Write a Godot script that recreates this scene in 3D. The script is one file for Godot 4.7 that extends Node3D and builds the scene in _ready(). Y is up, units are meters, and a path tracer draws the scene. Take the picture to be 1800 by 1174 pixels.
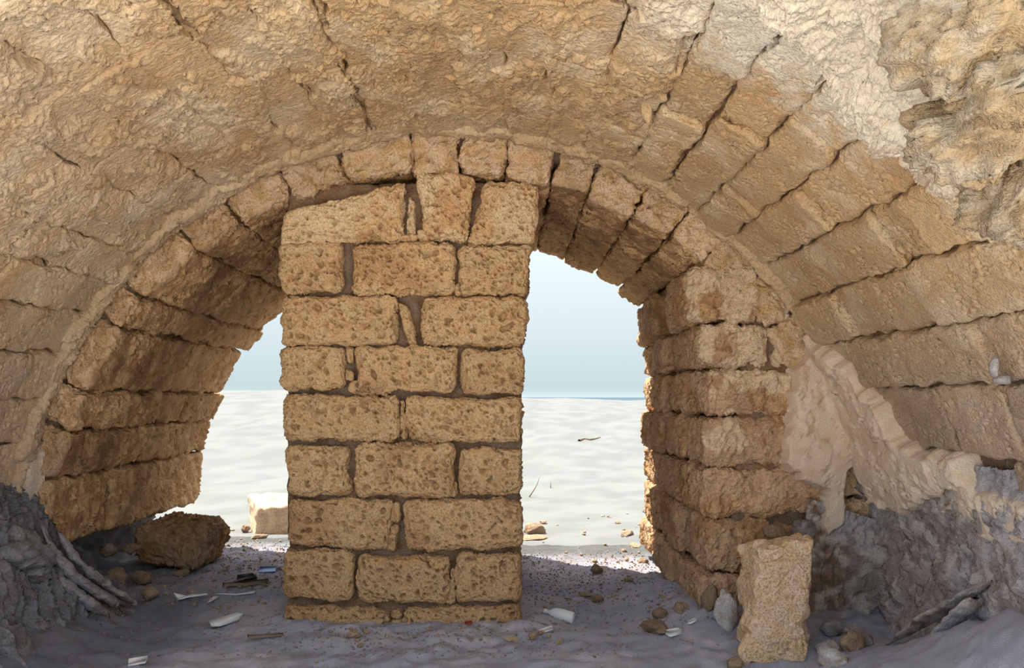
extends Node3D
# A ruined stone vault by the sea: a barrel vault whose axis is the z axis, a second, narrower arch behind it,
# a masonry pier standing under that arch, a rebuilt jamb on its right, sand inside and a dune outside.

const F := 1444.0        # focal length in pixels of an 1800 x 1174 frame
const EYE := 1.5
const D := 5.2           # distance of the wall plane in which the pier stands
const BACK := 7.76       # distance of the outer face of the second arch
const XC := -0.414       # centre of the vault's circle
const YC := 0.4416
const R := 2.72          # intrados of the vault
const Q := 1.0
const R2 := 2.5          # intrados of the second arch

var n_base: FastNoiseLite
var n_ridge: FastNoiseLite
var n_cell: FastNoiseLite
var n_warp: FastNoiseLite
var n_patch: FastNoiseLite
var n_spot: FastNoiseLite
var n_fine: FastNoiseLite
var M := {}
var used := {}
var rng := RandomNumberGenerator.new()


func _ready() -> void:
	# ---- camera, sky, sun, exposure
	var cam := Camera3D.new()
	cam.name = "camera"
	cam.projection = Camera3D.PROJECTION_FRUSTUM
	cam.near = 0.1
	cam.far = 6000.0
	cam.size = 1174.0 / F * cam.near
	cam.frustum_offset = Vector2(0, 110.0 / F * cam.near)
	cam.position = Vector3(0, EYE, 0)
	add_child(cam)
	cam.current = true

	var sky_mat := ProceduralSkyMaterial.new()
	sky_mat.sky_top_color = Color(1.9, 2.0, 2.15).linear_to_srgb() * 0.5
	sky_mat.sky_horizon_color = Color(0.36, 0.435, 0.46).linear_to_srgb() * 0.5
	sky_mat.sky_energy_multiplier = 2.0
	sky_mat.sky_curve = 0.9
	sky_mat.ground_bottom_color = Color(0.62, 0.58, 0.50)
	sky_mat.ground_horizon_color = Color(0.80, 0.86, 0.88)
	sky_mat.ground_curve = 0.03
	sky_mat.sun_angle_max = 1.0
	var sky := Sky.new()
	sky.sky_material = sky_mat
	var env := Environment.new()
	env.background_mode = Environment.BG_SKY
	env.sky = sky
	env.ambient_light_source = Environment.AMBIENT_SOURCE_SKY
	env.background_energy_multiplier = 1.0
	env.tonemap_mode = Environment.TONE_MAPPER_LINEAR
	env.tonemap_exposure = 1.63
	env.sdfgi_enabled = true
	env.ssao_enabled = true
	env.ssil_enabled = true
	var we := WorldEnvironment.new()
	we.name = "world_environment"
	we.environment = env
	add_child(we)

	var sun := DirectionalLight3D.new()
	sun.name = "sun"
	sun.light_color = Color(1.0, 0.965, 0.90)
	sun.light_energy = 2.25
	sun.light_angular_distance = 0.53
	sun.shadow_enabled = true
	sun.look_at_from_position(Vector3(-0.46, 1.0, -0.30) * 50.0, Vector3.ZERO, Vector3.UP)
	add_child(sun)

	make_noises()
	make_materials()
	make_dents()
	build_ground()
	build_vault()
	build_arch()
	build_pier()
	build_jamb()
	build_right_wall()
	build_left_wall()
	build_broken_edge()
	build_blocks()
	build_rocks()
	build_litter()
	build_pebbles()


# ------------------------------------------------------------------ helpers

func noise(kind: int, freq: float, octaves: int, fractal: int, sd: int, warp := 0.0, warp_freq := 5.0) -> FastNoiseLite:
	var n := FastNoiseLite.new()
	n.noise_type = kind
	n.seed = sd
	n.frequency = freq
	n.fractal_type = fractal
	n.fractal_octaves = octaves
	if warp > 0.0:
		n.domain_warp_enabled = true
		n.domain_warp_amplitude = warp
		n.domain_warp_frequency = warp_freq
		n.domain_warp_fractal_octaves = 2
	return n


func make_noises() -> void:
	var S := FastNoiseLite.TYPE_SIMPLEX_SMOOTH
	n_base = noise(S, 4.0, 5, FastNoiseLite.FRACTAL_FBM, 11)
	n_ridge = noise(S, 8.0, 3, FastNoiseLite.FRACTAL_RIDGED, 23, 0.09, 7.0)
	n_cell = noise(FastNoiseLite.TYPE_CELLULAR, 17.0, 1, FastNoiseLite.FRACTAL_NONE, 31, 0.03, 14.0)
	n_cell.cellular_return_type = FastNoiseLite.RETURN_DISTANCE
	n_warp = noise(S, 5.0, 3, FastNoiseLite.FRACTAL_FBM, 47)
	n_patch = noise(S, 1.7, 4, FastNoiseLite.FRACTAL_FBM, 59, 0.12, 4.0)
	n_spot = noise(S, 9.0, 3, FastNoiseLite.FRACTAL_FBM, 61)
	n_fine = noise(S, 26.0, 3, FastNoiseLite.FRACTAL_FBM, 71)


func tex(n: FastNoiseLite, lo: float, hi: float, size := 1024, mid := -1.0) -> NoiseTexture2D:
	var t := NoiseTexture2D.new()
	t.width = size
	t.height = size
	t.seamless = true
	t.seamless_blend_skirt = 0.15
	t.noise = n
	var g := Gradient.new()
	g.set_color(0, Color(lo, lo, lo))
	g.set_color(1, Color(hi, hi, hi))
	if mid >= 0.0:
		g.add_point(0.5, Color(mid, mid, mid))
	t.color_ramp = g
	return t


func mat(called: String, bump: Texture2D, depth_cm: float, grain: Texture2D, tiles: float, rough := 0.95) -> StandardMaterial3D:
	var m := StandardMaterial3D.new()
	m.resource_name = called
	m.vertex_color_use_as_albedo = true
	if grain:
		m.albedo_texture = grain
	m.roughness = rough
	m.metallic_specular = 0.2
	m.uv1_triplanar = true
	m.uv1_world_triplanar = true
	m.uv1_scale = Vector3(tiles, tiles, tiles)
	if bump:
		m.heightmap_enabled = true
		m.heightmap_texture = bump
		m.heightmap_scale = depth_cm
	M[called] = m
	return m


func make_materials() -> void:
	var S := FastNoiseLite.TYPE_SIMPLEX_SMOOTH
	var flaky := noise(S, 0.022, 6, FastNoiseLite.FRACTAL_FBM, 5, 5.0, 0.02)
	flaky.fractal_gain = 0.62
	var grains := noise(S, 0.05, 4, FastNoiseLite.FRACTAL_FBM, 7)
	grains.fractal_gain = 0.65
	var blotch := noise(S, 0.02, 6, FastNoiseLite.FRACTAL_FBM, 9, 4.0, 0.02)
	blotch.fractal_gain = 0.68
	var cells := noise(FastNoiseLite.TYPE_CELLULAR, 0.032, 2, FastNoiseLite.FRACTAL_FBM, 13, 6.0, 0.03)
	cells.cellular_return_type = FastNoiseLite.RETURN_DISTANCE
	var t_pit := tex(cells, 0.0, 1.0)
	t_pit.color_ramp.add_point(0.38, Color(0.95, 0.95, 0.95))
	var t_flake := tex(flaky, 0.0, 1.0)
	var t_sand := tex(grains, 0.0, 1.0)
	var t_blotch := tex(blotch, 0.70, 1.0, 1024, 0.95)
	var t_soft := tex(grains, 0.80, 1.0, 1024)
	mat("pitted_sandstone", t_pit, 0.9, t_blotch, 2.1)
	mat("flaking_sandstone", t_flake, 1.5, t_blotch, 1.6)
	mat("fine_sandstone", t_pit, 0.7, t_blotch, 2.6)
	mat("plaster", t_flake, 1.2, t_blotch, 2.3)
	mat("sand", t_sand, 0.9, t_soft, 2.4)
	mat("lime", t_flake, 0.5, t_soft, 2.3)
	mat("dune_sand", null, 0.0, null, 2.0)
	mat("rock", t_flake, 2.2, t_blotch, 3.2)
	var sea := StandardMaterial3D.new()
	sea.albedo_color = Color(0.07, 0.22, 0.29)
	sea.roughness = 0.6
	M["sea"] = sea
	for p in [["white_plastic", Color(0.86, 0.87, 0.88), 0.5], ["blue_plastic", Color(0.25, 0.38, 0.66), 0.45], ["dark_plastic", Color(0.10, 0.11, 0.13), 0.5], ["dry_wood", Color(0.50, 0.42, 0.36), 0.9], ["bleached_wood", Color(0.70, 0.68, 0.66), 0.9], ["red_tile", Color(0.55, 0.25, 0.17), 0.9]]:
		var q := StandardMaterial3D.new()
		q.albedo_color = p[1]
		q.roughness = p[2]
		M[p[0]] = q


func W(px: float, py: float, d: float) -> Vector3:
	return Vector3((px - 900.0) * d / F, EYE + (697.0 - py) * d / F, -d)


func cyl(deg: float, r: float, d: float) -> Vector3:
	var a := deg_to_rad(deg)
	return Vector3(XC + r * cos(a), YC + r * sin(a), -d)


func lin(r: float, g: float, b: float) -> Color:
	return Color(r / 255.0, g / 255.0, b / 255.0).srgb_to_linear()


func ss(a: float, b: float, x: float) -> float:
	var t := clampf((x - a) / (b - a), 0.0, 1.0)
	return t * t * (3.0 - 2.0 * t)


func numbered(called: String) -> String:
	if not used.has(called):
		used[called] = 0
		return called
	used[called] += 1
	return "%s_%03d" % [called, used[called]]


func tag(o: Node, label: String, category: String, group := "", kind := "") -> void:
	o.set_meta("label", label)
	if category:
		o.set_meta("category", category)
	if group:
		o.set_meta("group", group)
	if kind:
		o.set_meta("kind", kind)


func root(called: String, label: String, category: String, at := Vector3.ZERO, group := "", kind := "") -> Node3D:
	var o := Node3D.new()
	o.name = numbered(called)
	add_child(o)
	o.position = at
	tag(o, label, category, group, kind)
	return o


func part(called: String, mesh: Mesh, m: Material, parent: Node) -> MeshInstance3D:
	var o := MeshInstance3D.new()
	if parent == self:
		o.name = numbered(called)
	else:
		var key := str(parent.get_instance_id()) + called
		used[key] = used.get(key, -1) + 1
		o.name = called if used[key] == 0 else "%s_%03d" % [called, used[key]]
	o.mesh = mesh
	o.material_override = m
	parent.add_child(o, true)
	if parent != self:
		o.position = -(parent as Node3D).position     # meshes are built in the place's own coordinates
	return o


func single(called: String, mesh: Mesh, m: Material, label: String, category: String, group := "", kind := "") -> MeshInstance3D:
	var o := part(called, mesh, m, self)
	tag(o, label, category, group, kind)
	return o


func to_mesh(v: PackedVector3Array, c: PackedColorArray, idx: PackedInt32Array) -> ArrayMesh:
	# smooth normals, accumulated per vertex
	var n := PackedVector3Array()
	n.resize(v.size())
	for k in range(0, idx.size(), 3):
		var a := idx[k]
		var b := idx[k + 1]
		var e := idx[k + 2]
		var f := (v[e] - v[a]).cross(v[b] - v[a])
		n[a] += f
		n[b] += f
		n[e] += f
	for k in n.size():
		n[k] = n[k].normalized()
	var arr := []
	arr.resize(Mesh.ARRAY_MAX)
	arr[Mesh.ARRAY_VERTEX] = v
	arr[Mesh.ARRAY_NORMAL] = n
	if c.size():
		arr[Mesh.ARRAY_COLOR] = c
	arr[Mesh.ARRAY_INDEX] = idx
	var m := ArrayMesh.new()
	m.add_surface_from_arrays(Mesh.PRIMITIVE_TRIANGLES, arr)
	return m


# ------------------------------------------------------------------ stone: relief and colour
# styles: 0 pier block, 1 vault block, 2 vault under flaking lime, 3 arch soffit, 4 eroded jamb, 5 plaster,
#         6 mortar, 7 boulder, 8 grey concretion, 9 pale broken rubble

var dents := []


func make_dents() -> void:
	# cracks and open sockets picked on the vault: two ends, half width, depth
	for q in [[280, -20, 318, 30, 0.016, 0.09], [318, 30, 345, 66, 0.013, 0.07], [1092, -5, 1108, 22, 0.022, 0.06], [1206, 70, 1196, 126, 0.018, 0.07], [1392, 24, 1352, 78, 0.012, 0.06], [1478, 112, 1444, 150, 0.014, 0.06], [628, 168, 644, 192, 0.016, 0.09], [562, -20, 578, 60, 0.007, 0.09], [578, 60, 600, 112, 0.007, 0.09], [600, 112, 622, 152, 0.008, 0.09], [622, 152, 632, 180, 0.009, 0.09], [640, 188, 652, 226, 0.008, 0.09], [538, 154, 553, 168, 0.010, 0.05], [958, 115, 962, 150, 0.010, 0.04], [1596, 175, 1572, 205, 0.014, 0.05], [35, 95, 60, 112, 0.014, 0.05], [60, 455, 76, 466, 0.02, 0.05], [1262, 200, 1284, 210, 0.02, 0.05], [862, 200, 876, 206, 0.009, 0.04], [1188, 318, 1176, 342, 0.008, 0.04], [1320, 398, 1334, 412, 0.008, 0.04]]:
		var a := uncyl(q[0], q[1])
		var b := uncyl(q[2], q[3])
		dents.append([cyl(a.x, R, a.y), cyl(b.x, R, b.y), q[4], q[5]])


func dent(p: Vector3) -> float:
	var h := 0.0
	for q in dents:
		if absf(p.z - q[0].z) < 0.5 and absf(p.x - q[0].x) < 0.5:
			var k := Geometry3D.get_closest_point_to_segment(p, q[0], q[1]).distance_to(p) + 0.010 * n_fine.get_noise_3dv(p)
			h += q[3] * ss(q[2] * 1.5, q[2] * 0.6, k)
	return h


func hole(p: Vector3, f: float) -> float:
	return 1.0 - ss(-0.78, -0.60, n_cell.get_noise_3dv(p * f))


func relief(style: int, p: Vector3) -> float:
	match style:
		0:
			var m := n_spot.get_noise_3dv(p * 0.55)
			var worm := (n_ridge.get_noise_3dv(p * 1.1) - 0.45) * ss(-0.25, 0.25, n_patch.get_noise_3dv(p * 1.4))
			return 0.018 * n_base.get_noise_3dv(p) + 0.016 * worm - 0.032 * hole(p, 1.0) * ss(-0.08, 0.12, m) - 0.020 * hole(p, 2.0) * ss(0.18, -0.08, m) + 0.004 * n_fine.get_noise_3dv(p)
		1:
			var m := n_spot.get_noise_3dv(p * 0.5)
			return 0.018 * n_base.get_noise_3d(p.x * 1.2, p.y * 1.2, p.z * 0.7) + 0.008 * (n_ridge.get_noise_3d(p.x * 1.3, p.y * 1.3, p.z * 0.4) - 0.4) * ss(0.1, 0.4, m) - 0.018 * hole(p, 1.9) * ss(-0.2, 0.1, m) + 0.003 * n_fine.get_noise_3dv(p) - dent(p)
		2:
			var q := Vector3(p.x, p.y, p.z * 0.45)
			var flake := n_patch.get_noise_3dv(q * 2.6)
			return 0.022 * n_base.get_noise_3dv(q * 1.1) + 0.014 * ss(-0.05, 0.04, flake) + 0.010 * ss(0.12, 0.18, flake) + 0.006 * n_ridge.get_noise_3dv(q * 1.2) + 0.004 * n_fine.get_noise_3dv(p) - 0.016 * hole(p, 1.7) * ss(-0.1, 0.2, flake) - dent(p)
		3:
			var q := Vector3(p.x, p.y * 0.8, p.z * 0.9)
			return 0.032 * n_base.get_noise_3dv(q) + 0.034 * (n_ridge.get_noise_3d(p.x * 0.7, p.y * 0.45, p.z * 1.1) - 0.4) * ss(-0.2, 0.3, n_patch.get_noise_3dv(p)) - 0.026 * hole(p, 1.2) * ss(-0.1, 0.15, n_spot.get_noise_3dv(p * 0.6)) - 0.015 * hole(p, 2.2) * ss(0.0, 0.2, n_patch.get_noise_3dv(p * 1.2)) + 0.009 * n_fine.get_noise_3dv(p)
		4:
			return 0.030 * n_base.get_noise_3dv(p) + 0.024 * (n_ridge.get_noise_3d(p.x * 0.9, p.y * 0.5, p.z * 1.2) - 0.4) - 0.022 * hole(p, 1.1) * ss(-0.1, 0.2, n_spot.get_noise_3dv(p * 0.6)) + 0.008 * n_fine.get_noise_3dv(p)
		5:
			return 0.012 * n_base.get_noise_3dv(p) + 0.010 * ss(-0.02, 0.02, n_patch.get_noise_3dv(p * 2.2)) - 0.016 * ss(0.80, 0.97, n_ridge.get_noise_3dv(p * 0.5 + Vector3(5, 2, 1))) - 0.01 * hole(p, 0.9) * ss(0.1, 0.3, n_spot.get_noise_3dv(p * 0.5))
		6:
			return 0.018 * n_base.get_noise_3dv(p * 1.5) + 0.006 * n_fine.get_noise_3dv(p)
		10:
			return 0.014 * n_base.get_noise_3dv(p) - 0.014 * hole(p, 2.0) * ss(-0.1, 0.2, n_spot.get_noise_3dv(p * 0.5)) + 0.005 * n_fine.get_noise_3dv(p)
		7:
			return 0.022 * n_base.get_noise_3dv(p * 1.2) + 0.008 * n_ridge.get_noise_3dv(p) + 0.004 * n_fine.get_noise_3dv(p)
		8:
			return 0.040 * n_base.get_noise_3dv(p * 0.9) + 0.022 * n_ridge.get_noise_3d(p.x * 0.7, p.y * 0.5, p.z * 0.7) + 0.008 * n_fine.get_noise_3dv(p)
		_:
			return 0.075 * n_base.get_noise_3dv(p * 0.7) + 0.034 * n_ridge.get_noise_3dv(p * 0.45) + 0.016 * n_ridge.get_noise_3dv(p * 1.1) + 0.008 * n_fine.get_noise_3dv(p) - 0.02 * hole(p, 0.9)


var C_OCHRE := lin(222, 183, 137)
var C_TAN := lin(222, 188, 145)
var C_CREAM := lin(236, 209, 172)
var C_LIME := lin(246, 232, 212)
var C_WHITE := lin(252, 243, 224)
var C_GREY := lin(214, 202, 192)
var C_BROWN := lin(188, 145, 104)
var C_RUST := lin(228, 158, 108)
var C_PINK := lin(238, 208, 186)
var C_MORTAR := lin(158, 136, 118)
var C_DARK := lin(128, 97, 72)
var C_SLATE := lin(176, 176, 188)


func paint(style: int, p: Vector3, tone: float) -> Color:
	var a := n_patch.get_noise_3dv(p)
	var b := n_spot.get_noise_3dv(p)
	var c: Color
	match style:
		0:
			c = C_OCHRE.lerp(C_TAN, ss(-0.2, 0.5, b + 0.3 * a))
			c = c.lerp(C_BROWN, 0.6 * ss(0.05, 0.5, -a))
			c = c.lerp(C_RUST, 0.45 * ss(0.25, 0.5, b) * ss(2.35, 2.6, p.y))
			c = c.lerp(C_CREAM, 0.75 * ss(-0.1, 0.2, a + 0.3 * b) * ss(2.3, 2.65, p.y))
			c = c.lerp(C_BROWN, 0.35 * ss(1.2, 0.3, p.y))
		1, 2:
			var th := rad_to_deg(atan2(p.y - YC, p.x - XC))
			var d := -p.z
			c = C_TAN.lerp(C_OCHRE, ss(-0.1, 0.4, b))
			c = c.lerp(C_CREAM, ss(0.0, 0.35, n_patch.get_noise_3d(p.x * 1.3, p.y * 1.3, p.z * 0.8)))
			c = c.lerp(C_BROWN, 0.35 * ss(0.1, 0.45, -a))
			if th > 90.0:
				c = c.lerp(C_GREY.lerp(C_CREAM, 0.45), 0.55 * ss(100, 135, th) * (0.6 + 0.8 * a))
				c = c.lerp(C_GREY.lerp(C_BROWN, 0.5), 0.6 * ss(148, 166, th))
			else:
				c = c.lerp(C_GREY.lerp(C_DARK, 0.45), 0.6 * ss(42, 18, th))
				var w := ss(3.55, 3.05, d + 0.35 * a + 0.3 * b) * ss(43, 52, th + 5.0 * a) * ss(76, 64, th)
				c = c.lerp(C_WHITE, 0.85 * w)
			c = c.lerp(C_CREAM, 0.5 * ss(4.75, 5.1, d + 0.4 * b))
		3:
			c = C_BROWN.lerp(C_OCHRE, ss(-0.25, 0.35, b + 0.5 * a))
			c = c.lerp(C_DARK, 0.6 * ss(0.05, 0.4, -a))
			c = c.lerp(C_OCHRE, 0.6 * ss(5.9, 7.2, -p.z))  # lighter towards the exit: bounce from the sunlit sand, put into the colour
			c = c.lerp(C_TAN.lerp(C_PINK, 0.3 + b), (0.9 if p.x > -1.6 else 0.5) * ss(5.32, 5.22, -p.z))
		4:
			c = C_BROWN.lerp(C_OCHRE, 0.7 * ss(-0.1, 0.4, b))
			c = c.lerp(C_PINK.lerp(C_BROWN, 0.35), 0.5 * ss(-0.3, 0.3, a))
			var w := ss(0.02, 0.14, n_patch.get_noise_3d(p.x * 1.6, p.y * 1.6 + 4.0, p.z) + 0.45 * ss(1.4, 2.0, p.y) - 0.25 * ss(1.3, 0.9, p.y)) * ss(5.36, 5.24, -p.z)
			c = c.lerp(C_CREAM.lerp(C_PINK, 0.25), 0.95 * w)
		5:
			c = C_LIME.lerp(C_PINK, 0.6 + 0.5 * a)
			c = c.lerp(C_TAN, 0.5 * ss(0.0, 0.5, b))
			c = c.lerp(C_GREY, 0.35 * ss(1.3, 0.8, p.y))
		6:
			c = C_MORTAR.lerp(C_DARK, ss(-0.3, 0.5, b)).lerp(C_BROWN, 0.4 * ss(0.0, 0.4, a))
		7:
			c = C_OCHRE.lerp(C_BROWN, ss(-0.2, 0.4, b)).lerp(C_GREY, 0.35)
		11:
			c = lin(236, 234, 236).lerp(lin(214, 196, 184), ss(0.0, 0.4, b))
		10:
			c = C_TAN.lerp(C_PINK, 0.4 + 0.8 * b)
		8:
			c = C_GREY.lerp(C_MORTAR, ss(-0.3, 0.3, b + a)).lerp(C_SLATE, 0.6 * ss(0.0, 0.3, -a)).lerp(C_DARK, 0.5 * ss(0.1, 0.4, b))
			c = c.lerp(C_SLATE, maxf(0.4 * ss(1.95, 2.25, p.x), 0.6 * ss(-2.3, -2.8, p.x)))
		_:
			c = C_WHITE.lerp(C_CREAM, ss(-0.25, 0.25, b)).lerp(C_TAN, 0.6 * ss(0.05, 0.35, a)).lerp(C_GREY, 0.4 * ss(0.0, 0.3, -a))
			c = c.lerp(C_CREAM.lerp(C_WHITE, 0.75), 0.95 * ss(1.66, 1.36, p.x + 0.5 * b) * ss(2.0, 2.3, p.y)).lerp(C_TAN, 0.45 * ss(1.35, 1.7, p.x))
	return Color(c.r * tone, c.g * tone, c.b * tone)


func rows_of(length: float, cell: float, fine: float) -> PackedFloat32Array:
	# distances back from the face along a side: fine steps first, then wider ones
	var out := PackedFloat32Array()
	var x := cell
	var step := cell
	while x < length - step * 0.5:
		out.append(x)
		if x > fine:
			step *= 1.6
		x += step
	out.append(length)
	return out


func stone(c: Array, cell: float, bevel: float, style: int, tone := 1.0, rough := 1.0, wob := 0.012, fine := 0.06, pull := Vector3.ZERO) -> ArrayMesh:
	# c: eight corners, the seen face first (u0v0, u1v0, u1v1, u0v1), then the same four at the back
	var lu: float = ((c[1] - c[0]).length() + (c[2] - c[3]).length()) * 0.5
	var lv: float = ((c[3] - c[0]).length() + (c[2] - c[1]).length()) * 0.5
	var lw: float = ((c[4] - c[0]).length() + (c[6] - c[2]).length()) * 0.5
	cell *= Q
	var nu := clampi(int(ceil(lu / cell)), 3, 110)
	var nv := clampi(int(ceil(lv / cell)), 3, 110)
	var side := rows_of(lw, cell, fine)
	var ns := side.size()
	var bv := minf(bevel, minf(lu, lv) * 0.42)
	var eu: Vector3 = ((c[1] - c[0]) + (c[2] - c[3])).normalized()
	var ev: Vector3 = ((c[3] - c[0]) + (c[2] - c[1])).normalized()
	var ew: Vector3 = ((c[4] + c[5] + c[6] + c[7]) - (c[0] + c[1] + c[2] + c[3])).normalized()
	var c0: Vector3 = c[0]
	var c1: Vector3 = c[1]
	var c2: Vector3 = c[2]
	var c3: Vector3 = c[3]
	var c4: Vector3 = c[4]
	var c5: Vector3 = c[5]
	var c6: Vector3 = c[6]
	var c7: Vector3 = c[7]
	var wu := nu + 1 + 2 * ns
	var wv := nv + 1 + 2 * ns
	var at := PackedInt32Array()
	at.resize(wu * wv)
	at.fill(-1)
	var v := PackedVector3Array()
	var col := PackedColorArray()
	for j in wv:
		var fv := 0.0
		var dv := 0.0
		if j < ns:
			dv = side[ns - 1 - j]
		elif j > ns + nv:
			fv = 1.0
			dv = side[j - ns - nv - 1]
		else:
			fv = float(j - ns) / nv
		for i in wu:
			var fu := 0.0
			var du := 0.0
			if i < ns:
				du = side[ns - 1 - i]
			elif i > ns + nu:
				fu = 1.0
				du = side[i - ns - nu - 1]
			else:
				fu = float(i - ns) / nu
			if du > 0.0 and dv > 0.0:
				continue
			var q := Vector3(fu * lu, fv * lv, maxf(du, dv))
			var inner := Vector3(clampf(q.x, bv, lu - bv), clampf(q.y, bv, lv - bv), maxf(q.z, bv))
			var dir := (q - inner).normalized()
			q = inner + dir * bv
			var tu := q.x / lu
			var tv := q.y / lv
			var p := c0.lerp(c1, tu).lerp(c3.lerp(c2, tu), tv).lerp(c4.lerp(c5, tu).lerp(c7.lerp(c6, tu), tv), q.z / lw)
			var n := eu * dir.x + ev * dir.y + ew * dir.z
			var s := p + pull
			var w1 := n_warp.get_noise_3dv(s)
			var w2 := n_warp.get_noise_3d(s.y + 7.3, s.z - 3.1, s.x + 1.7)
			var o := p + eu * (w1 * wob) + ev * (w2 * wob) + n * (relief(style, s) * rough)
			at[j * wu + i] = v.size()
			v.append(o)
			col.append(paint(style, s, tone))
	var flip := eu.cross(ev).dot(ew) < 0.0
	var idx := PackedInt32Array()
	for j in wv - 1:
		for i in wu - 1:
			var a := at[j * wu + i]
			var b := at[j * wu + i + 1]
			var e := at[(j + 1) * wu + i + 1]
			var f := at[(j + 1) * wu + i]
			if a < 0 or b < 0 or e < 0 or f < 0:
				continue
			if flip:
				idx.append_array([a, e, b, a, f, e])
			else:
				idx.append_array([a, b, e, a, e, f])
	# the four side corners: rows of both sides meet there
	for cu in 2:
		for cv in 2:
			var prev_a := at[(ns + cv * nv) * wu + ns + cu * nu]
			var prev_b := prev_a
			for k in ns:
				var iu := ns - 1 - k if cu == 0 else ns + nu + 1 + k
				var jv := ns - 1 - k if cv == 0 else ns + nv + 1 + k
				var a := at[(ns + cv * nv) * wu + iu]
				var b := at[jv * wu + ns + cu * nu]
				# same place: move both to the middle and share the normal by joining them with slivers
				idx.append_array([prev_a, a, b, prev_a, b, prev_b])
				prev_a = a
				prev_b = b
	# the back, as a fan
	var mid := Vector3.ZERO
	var ring := PackedInt32Array()
	for i in nu + 1:
		ring.append(at[ns + i])
	for j in nv + 1:
		ring.append(at[(ns + j) * wu + wu - 1])
	for i in nu + 1:
		ring.append(at[(wv - 1) * wu + ns + nu - i])
	for j in nv + 1:
		ring.append(at[(ns + nv - j) * wu])
	for k in ring:
		mid += v[k]
	v.append(mid / ring.size())
	col.append(paint(style, mid / ring.size() + pull, tone))
	var first := v.size()
	for k in ring:
		v.append(v[k])
		col.append(col[k])
	for k in ring.size():
		var a := first + k
		var b := first + (k + 1) % ring.size()
		if flip:
			idx.append_array([a, b, first - 1])
		else:
			idx.append_array([b, a, first - 1])
	return to_mesh(v, col, idx)


func slab(px: Array, d: float, depth: float, cell: float, bevel: float, style: int, tone := 1.0, rough := 1.0, wob := 0.012, fine := 0.06) -> ArrayMesh:
	# a block whose face lies in the plane at distance d: px = x and y of the four corners, clockwise from the top left
	var c := []
	for k in 4:
		c.append(W(px[2 * k], px[2 * k + 1], d))
	for k in 4:
		c.append(c[k] + Vector3(0, 0, -depth))
	return stone(c, cell, bevel, style, tone, rough, wob, fine)


func wedge(t0: float, t1: float, r0: float, r1: float, d0: float, d1: float, cell: float, bevel: float, style: int, tone := 1.0, rough := 1.0, wob := 0.012, fine := 0.06) -> ArrayMesh:
	# a voussoir: the seen face is its intrados
	return stone([cyl(t0, r0, d0), cyl(t1, r0, d0), cyl(t1, r0, d1), cyl(t0, r0, d1), cyl(t0, r1, d0), cyl(t1, r1, d0), cyl(t1, r1, d1), cyl(t0, r1, d1)], cell, bevel, style, tone, rough, wob, fine)


func in_view(p: Vector3, margin := 40.0) -> bool:
	if p.z > -0.3:
		return false
	var x := 900.0 - p.x * F / p.z
	var y := 697.0 + (p.y - EYE) * F / p.z
	return x > -margin and x < 1800 + margin and y > -margin and y < 1174 + margin


func field(nu: int, nv: int, place: Callable, style: int, tone := 1.0, keep = null, flip := false) -> ArrayMesh:
	# a surface over a grid of nu x nv cells: place(u, v) -> point; keep(u, v) drops vertices
	var v := PackedVector3Array()
	var c := PackedColorArray()
	var ok := PackedByteArray()
	for j in nv + 1:
		for i in nu + 1:
			var p: Vector3 = place.call(float(i) / nu, float(j) / nv)
			v.append(p)
			c.append(paint(style, p, tone))
			ok.append(1 if keep == null or keep.call(float(i) / nu, float(j) / nv) else 0)
	var idx := PackedInt32Array()
	for j in nv:
		for i in nu:
			var a := j * (nu + 1) + i
			var b := a + 1
			var e := a + nu + 2
			var f := a + nu + 1
			if ok[a] + ok[b] + ok[e] + ok[f] == 0:
				continue
			if flip:
				idx.append_array([a, e, b, a, f, e])
			else:
				idx.append_array([a, b, e, a, e, f])
	return to_mesh(v, c, idx)


# ------------------------------------------------------------------ ground

func ground(x: float, d: float) -> float:
	var y := 0.0
	y += 0.17 * ss(0.65, 1.25, x) * ss(6.9, 5.8, d) * ss(4.4, 5.3, d)
	y += 0.12 * ss(-0.9, -2.2, x) * ss(5.0, 6.0, d) * ss(9.5, 7.5, d)
	y += 0.22 * ss(-2.15, -3.0, x) * ss(5.75, 5.1, d) * ss(1.5, 3.5, d)
	y += 0.62 * ss(1.35, 2.35, x) * ss(5.1, 3.3, d) * ss(0.0, 2.5, d)
	var gx := maxf(0.0, maxf(-1.47 - x, x - 0.07))
	var gd := maxf(0.0, D - d)
	y += 0.06 * exp(-(gx * gx + gd * gd) / 0.05) * ss(8.0, 7.0, d)
	if d > 8.4:
		y += (1.41 + 0.27 * ss(0.2, -4.0, x) + 0.02 * sin(x * 0.9 + 1.0)) * ss(8.4, 26.0, d) * ss(62.0, 27.0, d)
		y -= 4.6 * ss(27.0, 60.0, d)
		y += 0.05 * n_warp.get_noise_2d(x * 0.07, d * 0.10) * ss(8.6, 12.0, d)
	var rough := 1.0 - 0.6 * ss(7.0, 9.0, d)
	y += rough * (0.030 * n_warp.get_noise_2d(x * 0.55, d * 0.75) + 0.016 * n_base.get_noise_2d(x * 0.9, d * 1.6) + 0.009 * n_fine.get_noise_2d(x * 0.7, d))
	y += 0.016 * rough * maxf(0.0, n_ridge.get_noise_2d(x * 0.28, d * 0.42)) * ss(5.6, 5.0, d)
	return y


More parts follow.
